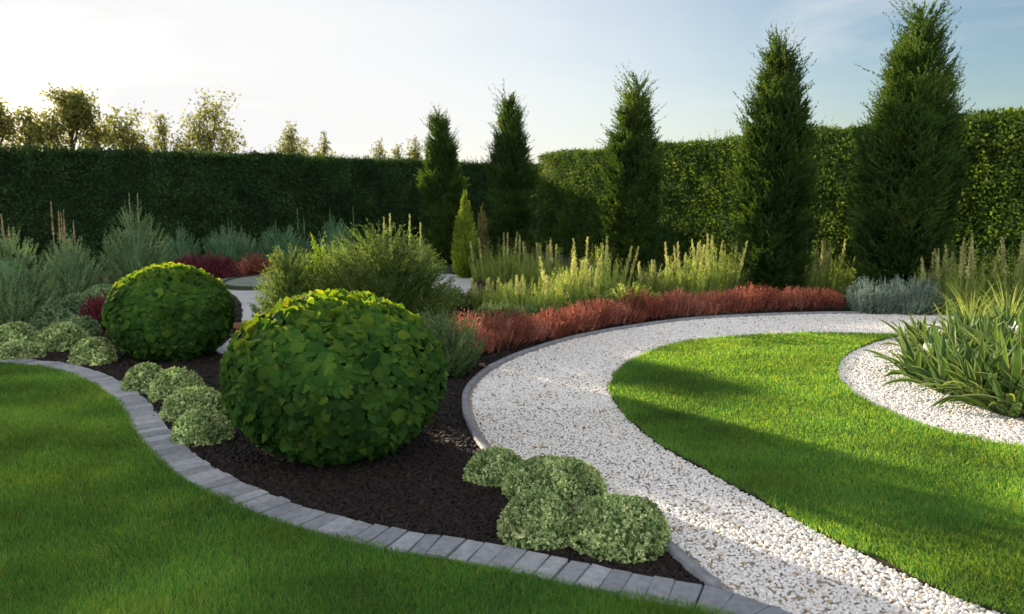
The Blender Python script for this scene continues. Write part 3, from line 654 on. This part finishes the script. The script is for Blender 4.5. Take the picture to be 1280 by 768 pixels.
# ------------------------------------------------------------------ red hedge
fr = catmull(GP([(596, 452), (640, 441), (700, 428), (780, 411), (860, 400.5), (950, 394), (1020, 391.5), (1054, 391)]), 14)
def red_hedge():
    r = np.random.default_rng(200); back = offset(fr, .62); mb = MB(); n = 4000
    seg = np.linalg.norm(np.diff(fr, axis=0), axis=1); S = np.concatenate([[0], np.cumsum(seg)])
    s = r.uniform(0, S[-1], n); u = r.uniform(0, 1, n)**1.25
    F0 = np.column_stack([np.interp(s, S, fr[:, i]) for i in range(2)]); B0 = np.column_stack([np.interp(s, S, back[:, i]) for i in range(2)])
    P2 = F0+(B0-F0)*u[:, None]; P3 = np.column_stack([P2, np.zeros(n)])
    cs = np.arange(.1, S[-1], .36)+r.uniform(-.1, .1, len(np.arange(.1, S[-1], .36))); nc = len(cs)
    ch = r.uniform(.30, .44, nc); cu = r.uniform(.25, .7, nc); ct = r.normal(0, .16, nc)
    k = np.argmin(np.abs(s[:, None]-cs[None])+.25*np.abs(u[:, None]-cu[None]), 1); dx = (s-cs[k])/.26; dy = (u-cu[k])/.62
    q = np.clip(dx*dx+dy*dy, 0, 1.6)
    hh = ch[k]*(1-.36*q)+.03*lump(P3, 9, 4)
    tgt = nrm(np.stack([np.gradient(np.interp(s, S, fr[:, i]), np.maximum(np.abs(np.gradient(s)), 1e-6)) for i in range(2)], 1)) if False else nrm(F0-B0)[:, ::-1]*np.array([1, -1])
    lean = nrm(F0-B0)*(-dy)[:, None]*.55 - tgt*dx[:, None]*.34
    d = nrm(np.column_stack([lean*.75, np.ones(n)]) + r.normal(0, .16, (n, 3)))
    L = hh*r.uniform(.5, .8, n); B = P3.copy(); B[:, 2] = np.maximum(hh-L, 0)*r.uniform(.3, 1.1, n)
    tone = np.clip(.45+ct[k]+.15*lump(P3, 7, 7)+r.normal(0, .2, n), 0, 1)
    plumes(mb, B, d, L, 0, 22, .042, .011, .5, rnd=tone, r=r, taper=.35)
    c = fr[len(fr)//2]; o = mb.build('red_hedge', M['red'], loc=(c[0], c[1], 0))
    tag(o, 'long low hedge of fine red brown foliage following the far kerb', 'low hedge')
red_hedge()

# ------------------------------------------------------------------ strap leaved plants
def strap_clump(x, y, L, n, label, seed, flowers=0, wide=.070):
    r = np.random.default_rng(seed); c = np.array([x, y, 0.]); e = empty('strap_plant', c, label, 'strap plant', 'variegated strap leaved plants in the gravel at right'); mb = MB()
    K = 11; t = np.linspace(0, 1, K)
    a = r.uniform(0, 6.28, n); el = r.uniform(.62, 1.46, n); ln = L*r.uniform(.6, 1.12, n); dr = r.uniform(.15, 1.05, n)*(1.62-el)
    hd = np.column_stack([cos_(a), sin_(a), np.zeros(n)])
    B = c + hd*r.uniform(.01, .07, n)[:, None]
    ang = el[:, None] - dr[:, None]*t[None]**1.6*1.7
    dl = (ln/(K-1))[:, None]
    hx = np.concatenate([np.zeros((n, 1)), np.cumsum(cos_(ang[:, 1:])*dl, 1)], 1); hz = np.concatenate([np.zeros((n, 1)), np.cumsum(sin_(ang[:, 1:])*dl, 1)], 1)
    Pm = B[:, None, :] + hd[:, None, :]*hx[..., None] + np.array([0, 0, 1.])*hz[..., None]
    Pm[..., 2] = np.maximum(Pm[..., 2], .015)
    side = np.column_stack([-sin_(a), cos_(a), np.zeros(n)]); tw = r.normal(0, .5, n)
    sd = nrm(side[:, None, :] + (np.array([0, 0, 1.])[None, None]*(tw[:, None]*t[None])[..., None]))
    w = wide*r.uniform(.6, 1.2, n)[:, None]*np.interp(t, [0, .25, .72, 1], [.75, 1, .82, .05])[None]
    up = np.array([0, 0, 1.])
    l1 = Pm+sd*w[..., None]*.5+up*.004; l2 = Pm+sd*w[..., None]*.34-up*.003; r2 = Pm-sd*w[..., None]*.34-up*.003; r1 = Pm-sd*w[..., None]*.5+up*.004
    V = np.stack([l1, l2, r2, r1], 2).reshape(n, K*4, 3)
    F = [(k*4+j, k*4+j+1, k*4+4+j+1, k*4+4+j) for k in range(K-1) for j in range(3)]
    edge = np.tile([.5, .0, .0, .5], K)
    mb.add(V, F, r.uniform(0, 1, n), edge); mb.build('leaves', M['strap'], e, c, smooth=True)
    for i in range(flowers):
        f = MB(); fa = r.uniform(3.2, 6.2); p = c + np.array([cos(fa)*r.uniform(.05, .28), sin(fa)*r.uniform(.05, .28), L*r.uniform(.45, .7)])
        k = 16; A = nrm(rand_unit(k, r)+np.array([0, 0, .5])); leaves(f, np.repeat(p[None], k, 0)+r.normal(0, .015, (k, 3)), A, rand_unit(k, r), .045, .03, T_DIAM, r.uniform(0, 1, k))
        f.build('flower', M['petal'], e, c)
for i, (px, py, L, n, fl, lb) in enumerate([
    (1146, 476, .60, 54, 1, 'strap leaved plant furthest left, arching over the pale gravel'),
    (1184, 494, .70, 60, 0, 'strap leaved plant second from the left in the front row'),
    (1224, 509, .74, 64, 0, 'strap leaved plant in the middle of the front row at the gravel edge'),
    (1264, 522, .78, 66, 0, 'front strap leaved plant nearest the right edge of the photo'),
    (1152, 450, .66, 50, 0, 'strap leaved plant behind the furthest left one'),
    (1198, 462, .78, 60, 0, 'upright strap leaved plant in the second row, left of its middle'),
    (1240, 472, .84, 62, 1, 'tall strap leaved plant in the second row right of centre, a white flower on it'),
    (1284, 488, .86, 62, 0, 'tall strap leaved plant cut by the right edge'),
    (1215, 436, .70, 46, 0, 'strap leaved plant at the back in front of the yellow grasses'),
    (1262, 444, .78, 50, 0, 'strap leaved plant at the back beneath the tall arching clump'),
    (1312, 530, .8, 60, 0, 'strap leaved plant just past the right edge with leaves reaching in')]):
    p = G(px, py); strap_clump(p[0], p[1], L*.84, n, lb, 220+i, fl)
# arching fine grass over them
def arching_grass(px, py, L, n, label, seed):
    r = np.random.default_rng(seed); c = G(px, py); mb = MB(); K = 9; t = np.linspace(0, 1, K)
    a = r.uniform(0, 6.28, n); ln = L*r.uniform(.7, 1.1, n); el = r.uniform(1.0, 1.5, n); dr = r.uniform(.3, 1.5, n)
    ang = el[:, None]-dr[:, None]*t[None]**2*1.6; dl = (ln/(K-1))[:, None]; hd = np.column_stack([cos_(a), sin_(a), np.zeros(n)])
    hx = np.cumsum(cos_(ang)*dl, 1); hz = np.cumsum(sin_(ang)*dl, 1)-dl*sin_(ang[:, :1])
    Pm = c + hd[:, None]*(hx[..., None]+.02) + np.array([0, 0, 1.])*hz[..., None]
    side = np.column_stack([-sin_(a), cos_(a), np.zeros(n)])[:, None]*(.006*np.interp(t, [0, .5, 1], [1, .9, .1]))[None, :, None]
    V = np.stack([Pm+side, Pm-side], 2).reshape(n, K*2, 3); mb.add(V, [(k*2, k*2+1, k*2+3, k*2+2) for k in range(K-1)], r.uniform(0, 1, n))
    tag(mb.build('arching_grass', M['yellowgreen'], loc=c), label, 'ornamental grass', 'arching grasses at right')
arching_grass(1212, 420, 0.8, 110, 'arching thin bladed grass above the strap leaves, left one', 240)
arching_grass(1258, 425, 0.9, 120, 'arching thin bladed grass above the strap leaves, right one', 241)

# ------------------------------------------------------------------ conifers
PR_CON = [(0, .68), (.06, .82), (.2, .90), (.40, 1.0), (.56, .96), (.70, .72), (.84, .44), (.94, .20), (1, .03)]
def conifer(px, D, wpx, top, label, seed, n=900, group='row of tall conifers in front of the hedge'):
    r = np.random.default_rng(seed); c = np.array([(px-640)/FPX*(D*cos(PITCH)+.1), D, 0.]); h = Zat(top, D)*.965; rx = Wat(wpx, D)/2*.78
    e = empty('conifer', c, label, 'conifer', group)
    tr = MB(); tr.tube([c, c+[.02, 0, h*.4], c+[0, .02, h*.8], c+[0, 0, h*.97]], [.10, .07, .03, .008], 9); tr.build('trunk', M['bark'], e, c)
    mb = MB()
    for s_, k in ((1.0, n), (.74, int(n*.6))):
        P, N, t = envelope(k, PR_CON, rx*s_*.9, rx*s_*.9, h*(.98 if s_ == 1 else .93), r, .24, seed, 4.2)
        P[:, 2] = np.maximum(P[:, 2], .12)
        d = nrm(N*r.uniform(.55, 1.1, k)[:, None] + np.array([0, 0, 1.])*(.45+.75*t)[:, None] + .2*rand_unit(k, r))
        out = np.clip(t-.30, 0, 1)*(r.uniform(0, 1, k) > .62)*r.uniform(.6, 1.5, k)
        L = h*.10*r.uniform(.55, 1.25, k)*(1+1.2*out)
        B = P+c-d*(L*.62)[:, None]
        tone = np.clip(.42+.36*lump(P, 4.5, seed+2)+r.normal(0, .18, k), 0, 1)
        # a flat spray: a main shoot and side shoots
        plumes(mb, B, d, L, .12, 50, .080, .024, .42, rnd=tone, r=r, jit=.012, taper=.4)
        for q in range(4):
            bb = B+d*(L*r.uniform(.25, .85, k))[:, None]; dd = nrm(d+(.75*(1 if q % 2 else -1)*r.uniform(.5, 1, k))[:, None]*nrm(np.cross(d, N+.3*rand_unit(k, r)))+.15*rand_unit(k, r))
            plumes(mb, bb, dd, L*r.uniform(.32, .6, k), .06, 18, .07, .022, .45, rnd=np.clip(tone+r.normal(0, .1, k), 0, 1), r=r, jit=.014, taper=.4)
    core(mb, c, PR_CON, rx, rx, h, .5)
    sway = r.normal(0, .035, 2)*h
    for q in range(len(mb.V)):
        k_ = np.clip((mb.V[q][:, 2:3]-.2*h)/h, 0, 1)**1.5; mb.V[q][:, :2] += k_*sway
    mb.build('crown', M['conifer'], e, c)
conifer(555, 20.0, 56, 130, 'smallest slim conifer at the left end of the row, before the dark hedge', 301)
conifer(640, 18.6, 56, 110, 'second conifer from the left, where the two hedges meet', 302)
conifer(788, 15.6, 74, 88, 'middle conifer of the row with a lit left flank', 303)
conifer(968, 13.3, 98, 38, 'fourth conifer with branches sticking out to the right', 304, 1050)
conifer(1128, 12.5, 128, -6, 'tallest and widest conifer at the right end of the row', 305, 1250)

# ------------------------------------------------------------------ clipped hedges
def hedge(name, line, h, th, label, seed, dens, lf, lumpk, shoots, mat='hedge', inset=.08):
    r = np.random.default_rng(seed); ln = catmull(line, 10); off = offset(ln, th)        # off lies away from the garden
    seg = np.linalg.norm(np.diff(ln, axis=0), axis=1); S = np.concatenate([[0], np.cumsum(seg)]); T = S[-1]
    mb = MB(); f = lambda l, s: np.column_stack([np.interp(s, S, l[:, 0]), np.interp(s, S, l[:, 1])])
    tg = np.gradient(ln, axis=0); tg /= np.linalg.norm(tg, axis=1)[:, None]; NO = np.stack([tg[:, 1], -tg[:, 0]], 1)
    hv = h if callable(h) else (lambda s: np.full(len(s), h))
    def cover(kind, n):
        s = r.uniform(0, T, n); u = r.uniform(0, 1, n); H = hv(s)
        n2 = f(NO, s); n3 = np.column_stack([n2, np.zeros(n)])
        if kind == 'face': P = np.column_stack([f(ln, s), u*H]); N = n3
        elif kind == 'back': P = np.column_stack([f(off, s), u*H]); N = -n3
        else: P = np.column_stack([f(ln, s)+(f(off, s)-f(ln, s))*u[:, None], H]); N = np.tile([0, 0, 1.], (n, 1))
        b = lumpk*(lump(P, 2.3, seed)+.6*lump(P, 6.5, seed+1)+.35*lump(P, 15, seed+2))
        P = P+N*(b+r.normal(0, .02, n)-inset*.5*r.uniform(0, 1, n)**3)[:, None]
        A = nrm(N*r.uniform(.1, .9, n)[:, None]+rand_unit(n, r)*.9+np.array([0, 0, .25])); sz = lf*r.uniform(.6, 1.3, n)
        tone = np.clip(.42+.2*lump(P, 4, seed+4)+r.normal(0, .2, n), 0, 1)
        leaves(mb, P-N*.02, A, nrm(N+.55*rand_unit(n, r)), sz, sz*.55, T_DIAM, tone)
    mean = float(np.mean(hv(np.linspace(0, T, 30))))
    cover('face', int(T*mean*dens)); cover('top', int(T*th*dens*.9)); cover('back', int(T*mean*dens*.3))
    # young shoots along the top
    k = int(T*shoots); s = r.uniform(0, T, k); u = r.uniform(0, 1, k); P = np.column_stack([f(ln, s)+(f(off, s)-f(ln, s))*u[:, None], hv(s)-.03])
    L = r.uniform(.06, .20, k)*(1+.6*(lump(P, 2.5, 9) > .5)); plumes(mb, P, nrm(np.array([0, 0, 1.])+.35*rand_unit(k, r)), L, 0, 9, lf*.9, lf*.45, .7, rnd=r.uniform(.4, 1, k), r=r)
    # dense twiggy inside
    i_ = offset(ln, inset); j_ = offset(ln, th-inset); n = len(ln); H = hv(S)-.04
    V = np.vstack([np.column_stack([i_, np.zeros(n)]), np.column_stack([i_, H]), np.column_stack([j_, H]), np.column_stack([j_, np.zeros(n)])])
    mb.raw(V, [(q*n+i, q*n+i+1, (q+1)*n+i+1, (q+1)*n+i) for q in range(3) for i in range(n-1)] + [(0, n, 2*n, 3*n), (n-1, 4*n-1, 3*n-1, 2*n-1)], .05)
    c = ln[len(ln)//2]; tag(mb.build(name, M[mat], loc=(c[0], c[1], 0)), label, 'hedge', 'tall clipped hedges enclosing the garden')
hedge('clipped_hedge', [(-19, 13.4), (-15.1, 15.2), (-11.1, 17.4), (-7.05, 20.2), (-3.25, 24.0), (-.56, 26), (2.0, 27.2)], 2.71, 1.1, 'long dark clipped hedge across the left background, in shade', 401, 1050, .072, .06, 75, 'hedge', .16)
hedge('clipped_hedge', [(.75, 24.6), (2.6, 20.8), (4.15, 18.2), (5.9, 14.9), (7.7, 11.9), (9.6, 8.8)], 2.9, 1.2, 'clipped hedge running along the right behind the conifers, sunlit in patches', 402, 1500, .064, .075, 46, 'hedgesunlit', .24)

# ------------------------------------------------------------------ trees beyond the left hedge
def small_tree(px, D, wpx, top, label, seed, nl=1400, leaf=.105, base_fill=1.0, name='broadleaf_tree', group='small trees showing over the left hedge', limbs=12, hh=None):
    r = np.random.default_rng(seed); c = np.array([(px-640)/FPX*(D*cos(PITCH)+.1), D, 0.]); h = hh or Zat(top, D); rx = Wat(wpx, D)/2
    e = empty(name, c, label, 'tree', group)
    tr = MB(); tr.tube([c, c+[.03, .02, h*.3], c+[-.02, .03, h*.6], c+[.02, 0, h*.88]], [.07*h/4, .055*h/4, .03*h/4, .008], 8)
    mb = MB(); tips = []
    for i in range(limbs):
        t0 = r.uniform(.45, .74); a = r.uniform(0, 6.28); q = r.uniform(.55, 1.0)
        b = c+np.array([0, 0, h*t0]); ht = min(1.0, t0+r.uniform(.18, .34)); k = np.interp(ht, [.4, .65, .85, 1], [1, 1, .75, .3])
        tp = c+np.array([cos(a)*rx*q*k, sin(a)*rx*q*k, h*ht]); md = (b+tp)/2+np.array([0, 0, -.06*h*.3])
        tr.tube([b, md, tp], [.02*h/4, .013*h/4, .005], 5); tips += [tp, (md+tp)/2, tp*.75+md*.25]
        for j in range(3):
            t2 = md+(tp-md)*r.uniform(.2, .9)+r.normal(0, .22*rx, 3); tr.tube([md+(tp-md)*.4, t2], [.008, .004], 4); tips.append(t2)
    tips = np.array(tips); tr.build('trunk', M['bark'], e, c)
    n = nl; k = r.integers(0, len(tips), n); P = tips[k]+r.normal(0, 1, (n, 3))*(.09*rx+.035)*np.array([1, 1, .8])
    leaves(mb, P, nrm(rand_unit(n, r)+np.array([0, 0, -.2])), rand_unit(n, r), leaf*r.uniform(.6, 1.3, n), leaf*.6, T_DIAM, np.clip(r.normal(.45, .25, n), 0, 1))
    mb.build('crown', M['tree'], e, c)
for i, (px, D, w_, top, n, lb) in enumerate([
    (0, 18.0, 52, 116, 1500, 'tree over the hedge cut by the left edge of the photo'),
    (44, 18.0, 44, 136, 900, 'thin sparse tree second from the left above the hedge'),
    (96, 18.6, 76, 121, 3400, 'bushy tree third from the left above the hedge'),
    (163, 20.0, 60, 138, 1300, 'medium rounded tree between the two bushiest ones above the hedge'),
    (211, 21.0, 32, 144, 420, 'sparse little tree just left of the wide bushy one'),
    (268, 21.0, 70, 130, 1800, 'wide bushy tree, rightmost of the larger trees above the hedge'),
    (371, 23.0, 38, 156, 800, 'small tree alone above the middle of the dark hedge'),
    (406, 23.5, 22, 166, 380, 'tiny narrow tree right beside the lone small tree'),
    (476, 24.5, 22, 176, 300, 'little pointed sapling above the hedge, left of two others'),
    (497, 25.0, 22, 182, 300, 'little sapling in the middle of three near the leftmost conifer'),
    (518, 25.0, 22, 174, 340, 'little sapling nearest the leftmost conifer')]):
    small_tree(px, D*1.16, w_*1.3, top, lb, 500+i, nl=int(n*1.8), limbs=24, leaf=.10)

for i, (x, y, h_, rr, lb) in enumerate([(-13.6, 17.4, 4.9, .95, 'unseen tree added beyond the left hedge for shade, the nearer to the view'), (-16.9, 16.8, 5.5, 1.1, 'unseen tall tree added beyond the left hedge for shade, further left')]):  # unseen trees added left of the view to shade the front lawn
    small_tree(640+x/(y*cos(PITCH)+.1)*FPX, y, rr*2*FPX/(y*cos(PITCH)+.15), 0, lb, 540+i, nl=7500, limbs=30, leaf=.12, hh=h_)

# unseen tall conifer added beyond the hedge to throw shade across the front lawn
conifer(-236, 17.2, 95, -30, 'unseen tall dark conifer added beyond the left hedge for shade', 311, 1000, 'unseen trees added for shade')
